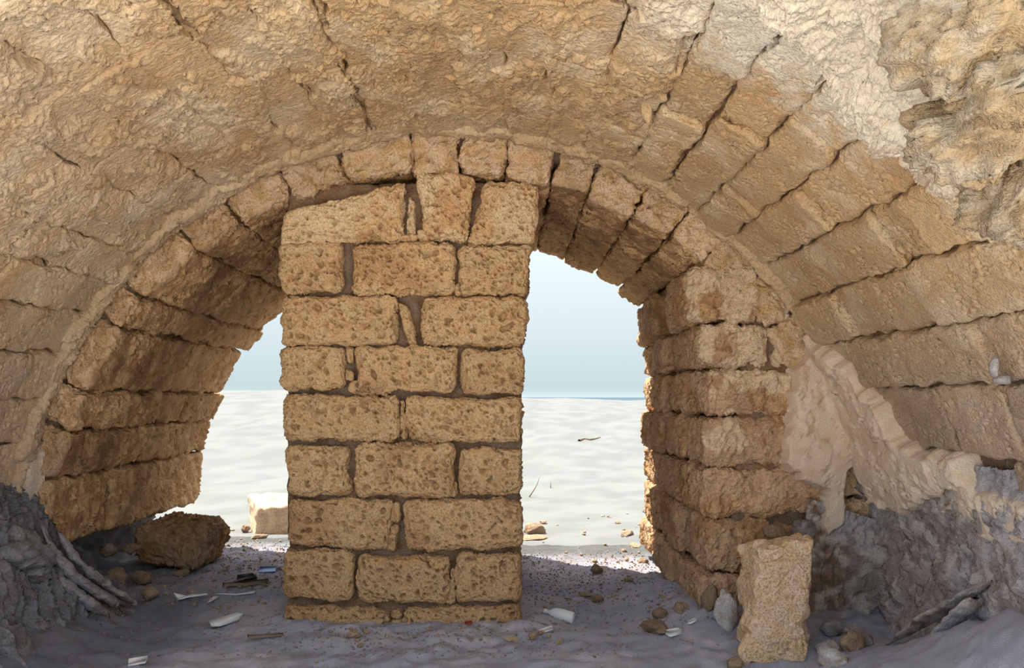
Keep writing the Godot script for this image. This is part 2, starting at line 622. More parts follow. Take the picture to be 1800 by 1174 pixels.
func sand_color(x: float, d: float) -> Color:
	var a := n_patch.get_noise_2d(x * 0.7, d * 0.7)
	var b := n_spot.get_noise_2d(x, d)
	var c := lin(109, 111, 110).lerp(lin(117, 119, 118), ss(-0.3, 0.3, a))
	c = c.lerp(lin(204, 199, 190), ss(2.5, 0.5, d))  # unseen sand on the camera side, made paler to bounce light inside
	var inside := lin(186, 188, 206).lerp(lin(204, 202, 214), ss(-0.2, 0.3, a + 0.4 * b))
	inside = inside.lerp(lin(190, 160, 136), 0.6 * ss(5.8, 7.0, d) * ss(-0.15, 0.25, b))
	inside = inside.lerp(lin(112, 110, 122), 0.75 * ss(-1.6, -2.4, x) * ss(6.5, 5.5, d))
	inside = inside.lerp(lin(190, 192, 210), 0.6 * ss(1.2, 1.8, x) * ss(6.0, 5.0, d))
	var out := ss(7.3, 8.0, d)
	if d < 2.2:
		out = ss(2.2, 1.0, d)
	return inside.lerp(c, out)


func sheet(xs: PackedFloat32Array, ds: PackedFloat32Array, drop: float, hole: Rect2) -> ArrayMesh:
	var v := PackedVector3Array()
	var c := PackedColorArray()
	for d in ds:
		for x in xs:
			v.append(Vector3(x, ground(x, d) - drop, -d))
			c.append(sand_color(x, d))
	var idx := PackedInt32Array()
	var w := xs.size()
	for j in ds.size() - 1:
		for i in w - 1:
			if hole.has_area() and hole.has_point(Vector2(xs[i], ds[j])) and hole.has_point(Vector2(xs[i + 1], ds[j + 1])):
				continue
			var a := j * w + i
			idx.append_array([a, a + w, a + w + 1, a, a + w + 1, a + 1])
	return to_mesh(v, c, idx)


func steps(list: Array) -> PackedFloat32Array:
	# [start, [end, step], [end, step] ...]
	var out := PackedFloat32Array([list[0]])
	for k in range(1, list.size()):
		var from := out[out.size() - 1]
		var n := int(round((list[k][0] - from) / list[k][1]))
		for i in n:
			out.append(from + (list[k][0] - from) * (i + 1) / n)
	return out


func build_ground() -> void:
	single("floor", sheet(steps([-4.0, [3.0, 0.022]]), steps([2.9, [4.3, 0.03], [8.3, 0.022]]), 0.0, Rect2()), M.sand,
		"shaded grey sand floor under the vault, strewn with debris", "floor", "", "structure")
	single("ground", sheet(steps([-60.0, [-10.0, 2.5], [-4.0, 0.2], [3.0, 0.1], [8.0, 0.2], [60.0, 2.6]]), steps([-40.0, [0.0, 2.0], [2.9, 0.29], [8.3, 0.27], [14.0, 0.1], [27.0, 0.2], [62.0, 1.4]]), 0.0, Rect2(-4.001, 2.899, 7.002, 5.402)), M.dune_sand,
		"bright white sand dune rising outside behind the arches", "dune", "", "structure")
	var pm := PlaneMesh.new()
	pm.size = Vector2(7000, 5000)
	var sea := single("sea", pm, M.sea, "thin blue strip of sea along the horizon beyond the dune", "sea", "", "structure")
	sea.position = Vector3(0, -3.6, -2545)


# ------------------------------------------------------------------ vault

func build_vault() -> void:
	var v := root("ceiling", "barrel vault of weathered tan stone blocks arching overhead", "vault", Vector3.ZERO, "", "structure")
	var T := [-8.0, 0.0, 9.0, 16.8, 24.2, 30.5, 37.0, 43.3, 49.3, 54.6, 60.0, 65.3, 71.6, 76.5, 82.0, 87.5, 93.0, 98.7, 104.0, 109.5, 115.0, 121.0, 127.5, 134.6, 139.5, 144.9, 151.0, 157.5, 163.5, 170.0, 177.0, 186.0]
	var cuts := {2: [3.6, 4.4], 3: [3.46, 3.98, 4.36], 4: [3.45, 4.78], 5: [3.70, 4.55], 6: [3.38, 3.62, 4.10, 4.7], 7: [3.96, 4.60], 8: [3.44, 4.48], 9: [3.74, 4.62], 10: [3.35, 4.02, 4.90], 11: [3.2, 3.9, 4.5]}
	rng.seed = 5
	for k in T.size() - 1:
		var d: float = 2.74 + rng.randf_range(-0.07, 0.07)
		var ends := [d]
		if cuts.has(k):
			ends.append_array(cuts[k])
		else:
			d += rng.randf_range(0.35, 0.7)
			while d < 4.85:
				ends.append(d)
				d += rng.randf_range(0.5, 0.85)
		ends.append(5.2)
		var left: bool = T[k] > 62.0 and T[k] < 139.0
		for e in ends.size() - 1:
			var d0: float = ends[e]
			var d1: float = ends[e + 1]
			var seen := false
			for q in [cyl(T[k], R, d0), cyl(T[k], R, d1), cyl(T[k + 1], R, d0), cyl(T[k + 1], R, d1)]:
				seen = seen or in_view(q, 60)
			var cell := ((0.0017 if k in [16, 17] else 0.0030) if left else 0.0022) * (d0 + d1) * 0.5 if seen else 0.06
			var gap := 0.05 if left else rng.randf_range(0.03, 0.16)
			var r := R + rng.randf_range(-0.006, 0.008) if left else R + rng.randf_range(-0.034, 0.022)
			var tone := rng.randf_range(0.96, 1.03) if left else rng.randf_range(0.78, 1.0)
			var g0 := 0.26 if k == 17 else gap
			var g1 := 0.26 if k == 16 else gap
			if T[k] < 8.0 or (T[k] < 16.0 and d0 > 3.5):
				continue
			part("stone", wedge(T[k] + g0, T[k + 1] - g1, r, R + 0.16, d0 + 0.006, d1 - 0.006, cell, 0.014 if left else 0.026, 2 if left else 1, tone, 1.0, 0.030, 0.04), M.flaking_sandstone if left else M.fine_sandstone, v)
	# mortar bed behind the blocks, then the rubble of the aqueduct above
	part("mortar_bed", field(150, 40, func(a, b): return cyl(-8 + 194 * a, R + 0.05 + 0.4 * relief(6, cyl(-8 + 194 * a, R, 2.7 + 2.5 * b)), 2.72 + 2.46 * b), 6), M.plaster, v)
	part("rubble_fill", shell(-8.0, 186.0, R + 0.12, R + 0.75, 2.8, 5.25), M.plaster, v)
	# two round beach pebbles wedged into a joint low on the right
	for s in [[1748, 645, 3.33, 9.0, 20.0, 25.0], [1764, 667, 3.36, 19.0, 9.0, 80.0]]:
		var p := W(s[0], s[1], s[2])
		var o := part("pebble", lump(Vector3(s[3], s[4], 12) * s[2] / F, 3, 8, 1.0, 0.1), M.plaster, v)
		o.position = p
	# a stub of hanging plaster on the vault
	var stub := part("plaster_stub", lump(Vector3(0.032, 0.065, 0.03), 8, 9, 1.0, 0.3), M.plaster, v)
	stub.position = cyl(66.3, R - 0.01, 4.1)
	stub.rotation = Vector3(0.3, 0, 0.25)


func shell(t0: float, t1: float, r0: float, r1: float, d0: float, d1: float) -> ArrayMesh:
	# a closed ring sector
	var v := PackedVector3Array()
	var c := PackedColorArray()
	var idx := PackedInt32Array()
	var n := 48
	for i in n + 1:
		var t := lerpf(t0, t1, float(i) / n)
		for q in [[r0, d0], [r1, d0], [r1, d1], [r0, d1]]:
			var p := cyl(t, q[0], q[1])
			v.append(p)
			c.append(paint(6, p, 1.0))
	for i in n:
		for k in 4:
			var a := i * 4 + k
			var b := i * 4 + (k + 1) % 4
			idx.append_array([a, b, b + 4, a, b + 4, a + 4])
	idx.append_array([0, 2, 1, 0, 3, 2, n * 4, n * 4 + 1, n * 4 + 2, n * 4, n * 4 + 2, n * 4 + 3])
	return to_mesh(v, c, idx)


# ------------------------------------------------------------------ second arch

func build_arch() -> void:
	var v := root("stone_arch", "narrower stone arch behind the vault, its wedge blocks showing", "arch", Vector3.ZERO, "", "structure")
	var T := [-6.0, 3.0, 9.0, 15.0, 22.0, 29.0, 36.0, 43.0, 49.6, 55.6, 61.9, 69.0, 75.0, 81.6, 88.2, 94.9, 104.8, 113.0, 121.7, 128.8, 139.3, 144.7, 154.9, 161.0, 168.0, 178.5]
	rng.seed = 17
	for k in T.size() - 1:
		var ends := [D + 0.02]
		var d := D + rng.randf_range(0.5, 1.1)
		while d < BACK - 0.35:
			ends.append(d)
			d += rng.randf_range(0.55, 1.0)
		ends.append(BACK + rng.randf_range(-0.05, 0.05))
		var hidden: bool = T[k] < 45.0 or (T[k] > 84.0 and T[k] < 112.0)
		for e in ends.size() - 1:
			var cell := 0.011 if e == 0 else (0.05 if hidden else 0.013)
			var r := R2 + rng.randf_range(-0.02, 0.03) + 0.05 * ss(108.0, 120.0, T[k])
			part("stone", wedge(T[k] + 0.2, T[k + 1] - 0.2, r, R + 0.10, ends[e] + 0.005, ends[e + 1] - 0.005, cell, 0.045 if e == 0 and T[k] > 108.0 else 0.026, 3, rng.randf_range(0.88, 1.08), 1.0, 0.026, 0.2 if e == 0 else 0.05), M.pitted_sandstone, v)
	part("rubble_fill", shell(-6.0, 178.5, R2 + 0.17, R + 0.78, D + 0.08, BACK - 0.06), M.plaster, v)
	# the ragged lime strip that runs along the seam between vault and arch
	for q in [[100.0, 136.0, 0.016, 5.02], [136.0, 172.0, 0.022, 5.07], [20.0, 56.0, 0.012, 5.11], [56.0, 92.0, 0.010, 5.06]]:
		var poly := PackedVector2Array()
		for k in 25:
			poly.append(Vector2(deg_to_rad(lerpf(q[0], q[1], k / 24.0)) * R, q[3] + 0.03 * sin(k * 1.7 + q[0]) + 0.02 * sin(k * 0.6)))
		for k in 25:
			poly.append(Vector2(deg_to_rad(lerpf(q[1], q[0], k / 24.0)) * R, 5.215))
		part("mortar_strip", crust(poly, q[2], 0.95, func(c, h): return cyl(rad_to_deg(c.x / R), R - h, c.y), false, 2), M.flaking_sandstone, v)


# ------------------------------------------------------------------ pier

func build_pier() -> void:
	var p := root("stone_pier", "tall pier of squared ochre blocks standing in the middle of the arch", "pier", Vector3(-0.7, 0, -6.4))
	var q := D + 0.01
	# x, y of four corners in the wall plane (clockwise from the top left), proudness in centimetres, tone
	var S := [
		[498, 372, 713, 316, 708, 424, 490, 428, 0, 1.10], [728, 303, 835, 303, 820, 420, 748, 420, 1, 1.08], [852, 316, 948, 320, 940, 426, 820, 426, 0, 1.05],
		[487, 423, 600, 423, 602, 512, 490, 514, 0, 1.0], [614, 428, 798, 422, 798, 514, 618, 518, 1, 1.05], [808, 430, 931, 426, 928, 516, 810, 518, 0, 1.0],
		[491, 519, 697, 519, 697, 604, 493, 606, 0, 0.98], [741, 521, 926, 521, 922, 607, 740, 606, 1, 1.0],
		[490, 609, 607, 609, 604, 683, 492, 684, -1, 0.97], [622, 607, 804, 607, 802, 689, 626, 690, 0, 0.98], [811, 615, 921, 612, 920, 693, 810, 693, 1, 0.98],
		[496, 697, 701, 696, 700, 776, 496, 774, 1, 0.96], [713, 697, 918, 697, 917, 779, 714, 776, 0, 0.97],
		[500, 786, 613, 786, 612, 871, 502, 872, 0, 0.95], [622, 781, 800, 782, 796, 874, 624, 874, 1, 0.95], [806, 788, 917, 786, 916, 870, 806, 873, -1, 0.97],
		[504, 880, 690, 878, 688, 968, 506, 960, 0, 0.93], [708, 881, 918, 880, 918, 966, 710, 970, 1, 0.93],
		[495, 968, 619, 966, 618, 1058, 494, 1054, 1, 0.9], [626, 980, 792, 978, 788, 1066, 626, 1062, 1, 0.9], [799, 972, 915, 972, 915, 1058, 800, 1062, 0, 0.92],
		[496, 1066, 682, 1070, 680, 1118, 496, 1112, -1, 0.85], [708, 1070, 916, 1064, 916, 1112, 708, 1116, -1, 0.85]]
	rng.seed = 3
	for s in S:
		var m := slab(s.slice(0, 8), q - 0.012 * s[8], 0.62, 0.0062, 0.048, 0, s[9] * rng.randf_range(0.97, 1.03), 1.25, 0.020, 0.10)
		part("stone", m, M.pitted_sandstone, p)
	# slips and chips packed into the joints
	var chips := [[700, 533, 718, 540, 732, 606, 716, 604, 1.0], [716, 345, 727, 345, 730, 412, 714, 412, 1.0], [690, 884, 703, 884, 702, 920, 688, 920, 0.9], [684, 925, 702, 922, 696, 968, 678, 968, 0.9], [688, 1072, 704, 1072, 704, 1088, 688, 1088, 0.8], [688, 1091, 705, 1090, 704, 1110, 688, 1110, 0.8],
		[784, 850, 804, 846, 802, 874, 782, 874, 0.9], [738, 862, 770, 858, 776, 874, 736, 876, 0.9], [606, 610, 621, 610, 621, 640, 610, 640, 0.9], [606, 646, 622, 650, 618, 668, 605, 668, 0.9], [612, 670, 630, 668, 634, 690, 612, 690, 0.9], [628, 684, 656, 684, 654, 696, 630, 697, 0.9], [658, 684, 680, 684, 680, 694, 660, 696, 0.9],
		[704, 410, 734, 412, 730, 424, 702, 424, 1.05], [734, 402, 756, 404, 752, 424, 736, 422, 1.05], [800, 500, 812, 500, 812, 519, 798, 519, 1.05], [776, 508, 792, 508, 792, 519, 776, 519, 1.05], [556, 340, 716, 306, 716, 318, 500, 372, 0.95], [700, 1020, 797, 1020, 795, 1064, 792, 1064, 0.9], [794, 1000, 800, 1000, 800, 1062, 792, 1062, 0.85], [704, 704, 712, 704, 712, 774, 704, 774, 0.9]]
	for s in chips:
		if s[4] - s[6] > 90:
			continue
		part("chinking_stone", slab(s.slice(0, 8), q + 0.025, 0.2, 0.008, 0.02, 0, s[8], 0.9, 0.012, 0.04), M.pitted_sandstone, p)
	# mortar core
	part("mortar_core", slab([502, 322, 924, 322, 908, 1125, 506, 1125], q + 0.085, 2.3, 0.02, 0.03, 6, 0.95, 1.0, 0.01, 0.05), M.plaster, p)
	# the flanks, three blocks deep
	var rows := [330, 424, 517, 607, 694, 780, 874, 968, 1064, 1118]
	for side in [0, 1]:
		for k in rows.size() - 1:
			var d := D + 0.64
			while d < BACK - 0.3:
				var e := minf(d + rng.randf_range(0.55, 0.85), BACK)
				if BACK - e < 0.35:
					e = BACK
				var y0: float = W(0, rows[k], D).y - 0.012
				var y1: float = W(0, rows[k + 1], D).y + 0.012
				var x: float = W(912, 0, D).x if side else W(506, 0, D).x
				x += rng.randf_range(-0.02, 0.015) * (1.0 if side else -1.0)
				var xi := x - (0.4 if side else -0.4)
				part("stone", stone([Vector3(x, y0, -d), Vector3(x, y0, -e + 0.015), Vector3(x, y1, -e + 0.015), Vector3(x, y1, -d), Vector3(xi, y0, -d), Vector3(xi, y0, -e + 0.015), Vector3(xi, y1, -e + 0.015), Vector3(xi, y1, -d)], 0.03, 0.04, 0, 0.95, 1.2, 0.02, 0.05), M.pitted_sandstone, p)
				d = e


# ------------------------------------------------------------------ jamb

func build_jamb() -> void:
	var p := root("stone_pier", "eroded stone jamb patched with pale lime, right of the tall opening", "pier", Vector3(1.45, 0, -6.4))
	var rows := [462, 566, 646, 732, 822, 911, 1010, 1085]
	var right := [1330, 1350, 1392, 1384, 1442, 1352, 1330]
	rng.seed = 29
	var style := 4
	for k in rows.size() - 1:
		var y0: float = W(0, rows[k], D).y - 0.010
		var y1: float = W(0, rows[k + 1], D).y + 0.010
		var d := D + 0.02
		var n := 0
		while d < BACK - 0.1:
			var e := minf(d + (rng.randf_range(0.42, 0.6) if n == 0 else rng.randf_range(0.34, 0.62)), BACK + rng.randf_range(-0.04, 0.04))
			if BACK - e < 0.3:
				e = BACK + rng.randf_range(-0.04, 0.04)
			var x: float = W(1240, 0, D).x + rng.randf_range(-0.035, 0.02)
			if n > 0:
				x += rng.randf_range(-0.05, 0.02)
			if k == 0 and n >= 2:
				x += 0.17 if n == 2 else 0.03
			if k == 0:
				x -= 0.06
			var xi: float = W(right[k], 0, D).x if n == 0 else x + 0.42
				# the face that looks into the opening comes first; the front is one of its sides
			part("stone", stone([Vector3(x, y0, -d), Vector3(x, y0, -e + 0.012), Vector3(x, y1, -e + 0.012), Vector3(x, y1, -d), Vector3(xi, y0, -d), Vector3(xi, y0, -e + 0.012), Vector3(xi, y1, -e + 0.012), Vector3(xi, y1, -d)], 0.011 if n == 0 else 0.014, 0.055, style, rng.randf_range(0.9, 1.06), 1.15, 0.022, 0.7 if n == 0 else 0.06), M.pitted_sandstone, p)
			d = e
			n += 1
	# filling between the jamb and the arch ring
	for s in [[1336, 470, 1372, 512, 1398, 566, 1336, 566, 1.0], [1356, 572, 1408, 572, 1424, 646, 1356, 644, 0.95], [1398, 652, 1436, 652, 1442, 730, 1398, 730, 1.0], [1390, 738, 1446, 738, 1450, 820, 1390, 820, 0.95], [1360, 918, 1448, 918, 1446, 1008, 1360, 1008, 0.85]]:
		part("stone", slab(s.slice(0, 8), D + 0.05, 0.4, 0.012, 0.03, 4, s[8], 1.0, 0.02, 0.06), M.pitted_sandstone, p)
	part("mortar_core", slab([1310, 500, 1400, 500, 1450, 1100, 1275, 1100], D + 0.07, 2.5, 0.025, 0.03, 6, 0.9, 1.0, 0.01, 0.05), M.plaster, p)


# ------------------------------------------------------------------ right wall: plaster crusts and the hollow under them

func uncyl(px: float, py: float) -> Vector2:
	# where the sight line through a picked point meets the vault: (angle in degrees, distance)
	var a := (px - 900.0) / F
	var b := (697.0 - py) / F
	var e := Vector2(-XC, EYE - YC)
	var A := a * a + b * b
	var B := a * e.x + b * e.y
	var d := (-B + sqrt(B * B - A * (e.length_squared() - R * R))) / A
	return Vector2(rad_to_deg(atan2(b * d + e.y, a * d + e.x)), d)


func edge_distance(poly: PackedVector2Array, q: Vector2) -> float:
	var best := 1e9
	for k in poly.size():
		best = minf(best, q.distance_to(Geometry2D.get_closest_point_to_segment(q, poly[k], poly[(k + 1) % poly.size()])))
	return best if Geometry2D.is_point_in_polygon(q, poly) else -best


func on_vault(outline: Array) -> PackedVector2Array:
	var poly := PackedVector2Array()
	for k in range(0, outline.size(), 2):
		var t := uncyl(outline[k], outline[k + 1])
		poly.append(Vector2(deg_to_rad(t.x) * R, t.y))
	return poly


func on_front(outline: Array) -> PackedVector2Array:
	var poly := PackedVector2Array()
	for k in range(0, outline.size(), 2):
		var t := W(outline[k], outline[k + 1], D)
		poly.append(Vector2(t.x, t.y))
	return poly


func crust(poly: PackedVector2Array, thick: float, tone: float, surface: Callable, flip: bool, style := 5, cell := 0.011) -> ArrayMesh:
	# a lime crust that clings to a wall: its outline was picked on the wall, its thickness is real
	var lo := Vector2(1e9, 1e9)
	var hi := -lo
	for q in poly:
		lo = lo.min(q)
		hi = hi.max(q)
	lo -= Vector2(0.04, 0.04)
	hi += Vector2(0.04, 0.04)
	var nu := int((hi.x - lo.x) / (cell * Q))
	var nv := int((hi.y - lo.y) / (cell * Q))
	var sd := PackedFloat32Array()
	for j in nv + 1:
		for i in nu + 1:
			var q := lo + (hi - lo) * Vector2(float(i) / nu, float(j) / nv)
			var p: Vector3 = surface.call(q, 0.0)
			sd.append(edge_distance(poly, q) + 0.03 * n_warp.get_noise_3dv(p * 1.6) + 0.014 * n_spot.get_noise_3dv(p * 1.5))
	var place := func(a: float, b: float) -> Vector3:
		var q := lo + (hi - lo) * Vector2(a, b)
		var s := sd[int(round(b * nv)) * (nu + 1) + int(round(a * nu))]
		var p: Vector3 = surface.call(q, 0.0)
		var step := 0.014 * ss(-0.01, 0.01, n_patch.get_noise_3dv(p * 1.4 + Vector3(3, 1, 2)))
		var h := -0.06 + (thick + 0.06) * ss(-0.010, 0.012, s) + 0.012 * ss(0.02, 0.12, s) + (relief(5, p) * 1.3 + step) * ss(0.0, 0.03, s)
		return surface.call(q, h)
	var keep := func(a: float, b: float) -> bool: return sd[int(round(b * nv)) * (nu + 1) + int(round(a * nu))] > -0.02
	return field(nu, nv, place, style, tone, keep, flip)


func build_right_wall() -> void:
	var v := root("wall_right", "grey hollowed foot of the right wall below a pale plaster crust", "wall", Vector3.ZERO, "", "structure")
	# rough concretion behind and under the crust
	var foot := func(a: float, b: float) -> Vector3:
		var t := lerpf(-16.0, 15.5, a)
		var d := lerpf(2.6, 5.3, b)
		var hollow := exp(-pow((t - 3.0) / 7.0, 2) - pow((d - 4.75) / 0.45, 2))
		var r := R - 0.035 + 0.06 * hollow + 0.05 * ss(12.0, 16.0, t) - 0.10 * ss(4.0, 3.0, d) * ss(15, 5, t)
		var p := cyl(t, r, d)
		return cyl(t, r - 1.5 * relief(8, p), d)
	part("concretion", field(110, 190, foot, 8, 1.0), M.plaster, v)
	# its return along the wall plane, below the jamb filling
	var turn := func(a: float, b: float) -> Vector3:
		var p := Vector3(lerpf(1.86, 2.5, a), lerpf(-0.1, 0.86 - 0.2 * a, b), -D + 0.03 + 0.25 * a * a)
		return p + Vector3(0, 0, 1) * (1.6 * relief(8, p) - 0.05 * ss(0.7, 1.0, b))
	part("concretion", field(60, 60, turn, 8, 0.95, null, true), M.plaster, v)
	var bent := func(c: Vector2, h: float) -> Vector3: return cyl(rad_to_deg(c.x / R), R - h, c.y)
	var flat := func(c: Vector2, h: float) -> Vector3: return Vector3(c.x, c.y, -D + h)
	part("plaster_crust", crust(on_vault([1425, 585, 1440, 700, 1440, 800, 1470, 860, 1480, 832, 1512, 826, 1530, 850, 1545, 880, 1580, 896, 1604, 906, 1640, 882, 1690, 862, 1716, 848, 1700, 800, 1640, 790, 1596, 772, 1576, 740, 1560, 712, 1536, 690, 1500, 640, 1470, 612]), 0.07, 1.08, bent, false), M.lime, v).set_meta("label", "pale peeling plaster crust on the lower right wall")
	part("plaster_crust", crust(on_front([1432, 598, 1400, 650, 1386, 690, 1390, 722, 1380, 772, 1376, 815, 1412, 846, 1450, 866, 1440, 930, 1446, 944, 1478, 922, 1482, 872, 1482, 832, 1520, 800, 1520, 700, 1470, 630]), 0.06, 1.08, flat, false), M.lime, v).set_meta("label", "pale plaster crust ending in a hanging tongue")
	part("plaster_crust", crust(on_vault([1640, 788, 1690, 792, 1716, 840, 1740, 862, 1800, 872, 1830, 880, 1830, 1000, 1760, 960, 1700, 900, 1660, 900, 1690, 862]), 0.04, 1.05, bent, false), M.lime, v)
	# a lifted ledge of crust by the foot of the wall
	var ledge := [W(1560, 1132, 4.45), W(1620, 1095, 4.25), W(1690, 1052, 4.0), W(1745, 1020, 3.85)]
	part("plaster_ledge", ribbon(ledge, 0.15, 0.016, 8, 1.0), M.plaster, v)
	part("plaster_ledge", ribbon([W(1640, 1120, 4.1), W(1680, 1085, 3.95), W(1715, 1050, 3.8)], 0.10, 0.012, 8, 1.0), M.plaster, v)


func ribbon(pts: Array, width: float, thick: float, style: int, tone: float) -> ArrayMesh:
	# an irregular flattened ridge along a line of points
	var cv := Curve3D.new()
	for k in pts.size():
		var t: Vector3 = (pts[mini(k + 1, pts.size() - 1)] - pts[maxi(k - 1, 0)]) * 0.2
		cv.add_point(pts[k], -t, t)
	var n := maxi(12, int(cv.get_baked_length() / 0.012))
	var place := func(a: float, b: float) -> Vector3:
		var at := a * cv.get_baked_length()
		var p := cv.sample_baked(at, true)
		var fwd := (cv.sample_baked(minf(at + 0.02, cv.get_baked_length()), true) - cv.sample_baked(maxf(at - 0.02, 0.0), true)).normalized()
		var out := fwd.cross(Vector3.UP).normalized()
		var up := out.cross(fwd).normalized()
		var ph := TAU * b
		var w := sin(PI * clampf(a, 0.02, 0.98)) ** 0.5 * (1.0 + 0.5 * n_warp.get_noise_3dv(p * 1.2))
		var q := p + out * (cos(ph) * width * 0.5 * w) + up * (sin(ph) * thick * w)
		return q + (q - p).normalized() * (relief(style, q) * 0.7)
	return field(n, 18, place, style, tone, null, true)


# ------------------------------------------------------------------ left wall foot

func build_left_wall() -> void:
	var v := root("wall_left", "dark crumbling foot of the left wall with root-like stone ledges", "wall", Vector3.ZERO, "", "structure")
	var foot := func(a: float, b: float) -> Vector3:
		var t := lerpf(170.0, 196.0, a)
		var d := lerpf(3.2, 5.3, b)
		var r := R - 0.02 - 0.16 * ss(172, 186, t)
		var p := cyl(t, r, d)
		return cyl(t, r - 1.6 * relief(8, p) - 0.02, d)
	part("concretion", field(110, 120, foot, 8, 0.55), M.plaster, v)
	part("plaster_crust", crust(on_front([44, 790, 62, 778, 66, 830, 60, 900, 50, 930, 34, 900, 40, 850]), 0.03, 0.95, func(c, h): return Vector3(c.x, c.y, -D + 0.03 + h), false), M.plaster, v)
	# back of the hollow under the left arch
	var back := func(a: float, b: float) -> Vector3:
		var p := Vector3(-3.35 - 0.2 * sin(b * PI), lerpf(-0.2, 0.75, a), -lerpf(5.2, 7.7, b))
		return p + Vector3(1.5 * relief(8, p), 0, 0)
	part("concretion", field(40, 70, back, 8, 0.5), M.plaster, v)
	# a slope of thin strata that run down from the wall to the floor like roots
	var slope := func(a: float, b: float) -> Vector3:
		var d := lerpf(4.0, 5.95, a)
		var top := 0.98 - 0.55 * ss(5.25, 5.7, d)
		var p := Vector3(-3.12 + 0.72 * b - 0.10 * ss(5.2, 5.6, d) * (1.0 - b), top * pow(1.0 - b, 1.5) - 0.03 * b, -d)
		var along := d * 0.55 + p.y * 1.5
		var across := p.y * 1.0 + p.x * 0.9 - d * 0.9
		var r := n_ridge.get_noise_2d(along * 0.16, across * 0.85)
		var big := n_base.get_noise_3dv(p * 0.55)
		var h := 0.075 * (r - 0.2) + 0.13 * big + relief(8, p) * 0.6
		h -= 0.22 * exp(-pow((d - 4.62) / 0.16, 2) - pow((p.y - 0.10) / 0.14, 2))
		h *= ss(1.0, 0.86, b)
		return p + Vector3(0.72, 0.55, 0.32) * h
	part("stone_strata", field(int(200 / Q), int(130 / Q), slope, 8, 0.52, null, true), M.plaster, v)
	for q in [[[72, 918, 5.0], [92, 965, 5.02], [135, 1015, 5.08], [205, 1062, 5.25], 0.10], [[100, 930, 5.1], [128, 975, 5.14], [178, 1022, 5.25], [238, 1062, 5.45], 0.09], [[66, 950, 4.95], [88, 1000, 4.98], [140, 1048, 5.06], [200, 1085, 5.2], 0.08]]:
		var pts := []
		for k in 4:
			pts.append(W(q[k][0], q[k][1], q[k][2]))
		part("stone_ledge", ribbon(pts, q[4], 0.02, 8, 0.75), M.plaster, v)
	var boss := part("stone", lump(Vector3(0.24, 0.17, 0.2), 205, 8, 0.6, 0.5, 70, 50), M.plaster, v)
	boss.position = W(20, 985, 4.85)


# ------------------------------------------------------------------ broken near edge of the vault, upper right

func build_broken_edge() -> void:
	var v := root("broken_masonry", "pale sunlit broken masonry at the near edge of the vault", "masonry", Vector3.ZERO, "", "structure")
	# a thick lime-covered lip that follows the broken edge towards the camera
	var lip := func(a: float, b: float) -> Vector3:
		var t := lerpf(37.0, 66.0, a)
		var e := 2.86 - 0.014 * maxf(0.0, t - 44.0)
		var ph := lerpf(-0.5, 2.4, b)
		var p := cyl(t, R + 0.16 - 0.24 * cos(ph * 0.9), e - 0.55 * sin(ph) * 0.9 - 0.08)
		var w := n_warp.get_noise_3dv(p * 0.45)
		return cyl(t, R + 0.16 - (0.24 + 0.10 * w) * cos(ph * 0.9) - 0.55 * relief(9, p), e - 0.5 * sin(ph) - 0.08 + 0.10 * w)
	part("masonry_lip", field(int(330 / Q), int(220 / Q), lip, 9, 1.04, null, true), M.plaster, v)
	# the broken end of the rubble above the vault
	var face := func(a: float, b: float) -> Vector3:
		var p := cyl(lerpf(-9.0, 187.0, a), lerpf(R + 0.04, R + 0.95, b), 2.80)
		return p + Vector3(0, 0, 1) * (1.4 * relief(9, p) - 0.25 * ss(0.75, 1.0, b))
	part("rubble_face", field(int(260 / Q), int(36 / Q), face, 9, 0.8), M.rock, v)
	for s in [[1745, 215, 2.25, 0.20, 0.13, 0.24, 20.0], [1720, 60, 2.05, 0.16, 0.14, 0.2, 5.0], [1790, 350, 2.45, 0.14, 0.12, 0.2, 40.0], [1800, 130, 2.0, 0.16, 0.10, 0.2, 30.0], [1640, 60, 2.25, 0.12, 0.10, 0.16, 60.0]]:
		var o := part("stone", lump(Vector3(s[3], s[4], s[5]), int(s[0]), 9, 0.88, 0.5, 70, 50), M.rock, v)
		o.position = W(s[0], s[1], s[2])
		o.rotation = Vector3(0.2, 0.3, deg_to_rad(s[6]))


# ------------------------------------------------------------------ loose blocks and rocks

func lump(half: Vector3, sd: int, style: int, tone: float, jag: float, nu := 18, nv := 12) -> ArrayMesh:
	# a rounded, faceted rock about its own centre
	var r := RandomNumberGenerator.new()
	r.seed = sd
	var planes := []
	for k in 9:
		planes.append([Vector3(r.randf_range(-1, 1), r.randf_range(-1, 1), r.randf_range(-1, 1)).normalized(), r.randf_range(0.62, 0.95)])
	var off := Vector3(sd * 1.37, sd * 0.71, -sd * 2.1)
	var v := PackedVector3Array()
	var c := PackedColorArray()
	for j in nv + 1:
		for i in nu:
			var ph := PI * j / nv
			var th := TAU * i / nu
			var n := Vector3(sin(ph) * cos(th), cos(ph), sin(ph) * sin(th))
			var e := 1.0
			for q in planes:
				var k: float = n.dot(q[0])
				if k > 0.05:
					e = minf(e, q[1] / k)
			e *= 1.0 + jag * 0.6 * n_base.get_noise_3dv(n * 0.35 + off)
			var p := n * e * half
			v.append(p + n * (relief(9, p + off) * 0.8 if nu > 40 else (0.5 * jag * relief(7, p + off) if half.x > 0.05 else 0.0)))
			c.append(paint(style, p + off if style != 8 else p + off, tone))
	var idx := PackedInt32Array()
	for j in nv:
		for i in nu:
			var a := j * nu + i
			var b := j * nu + (i + 1) % nu
			idx.append_array([a, b, b + nu, a, b + nu, a + nu])
	return to_mesh(v, c, idx)


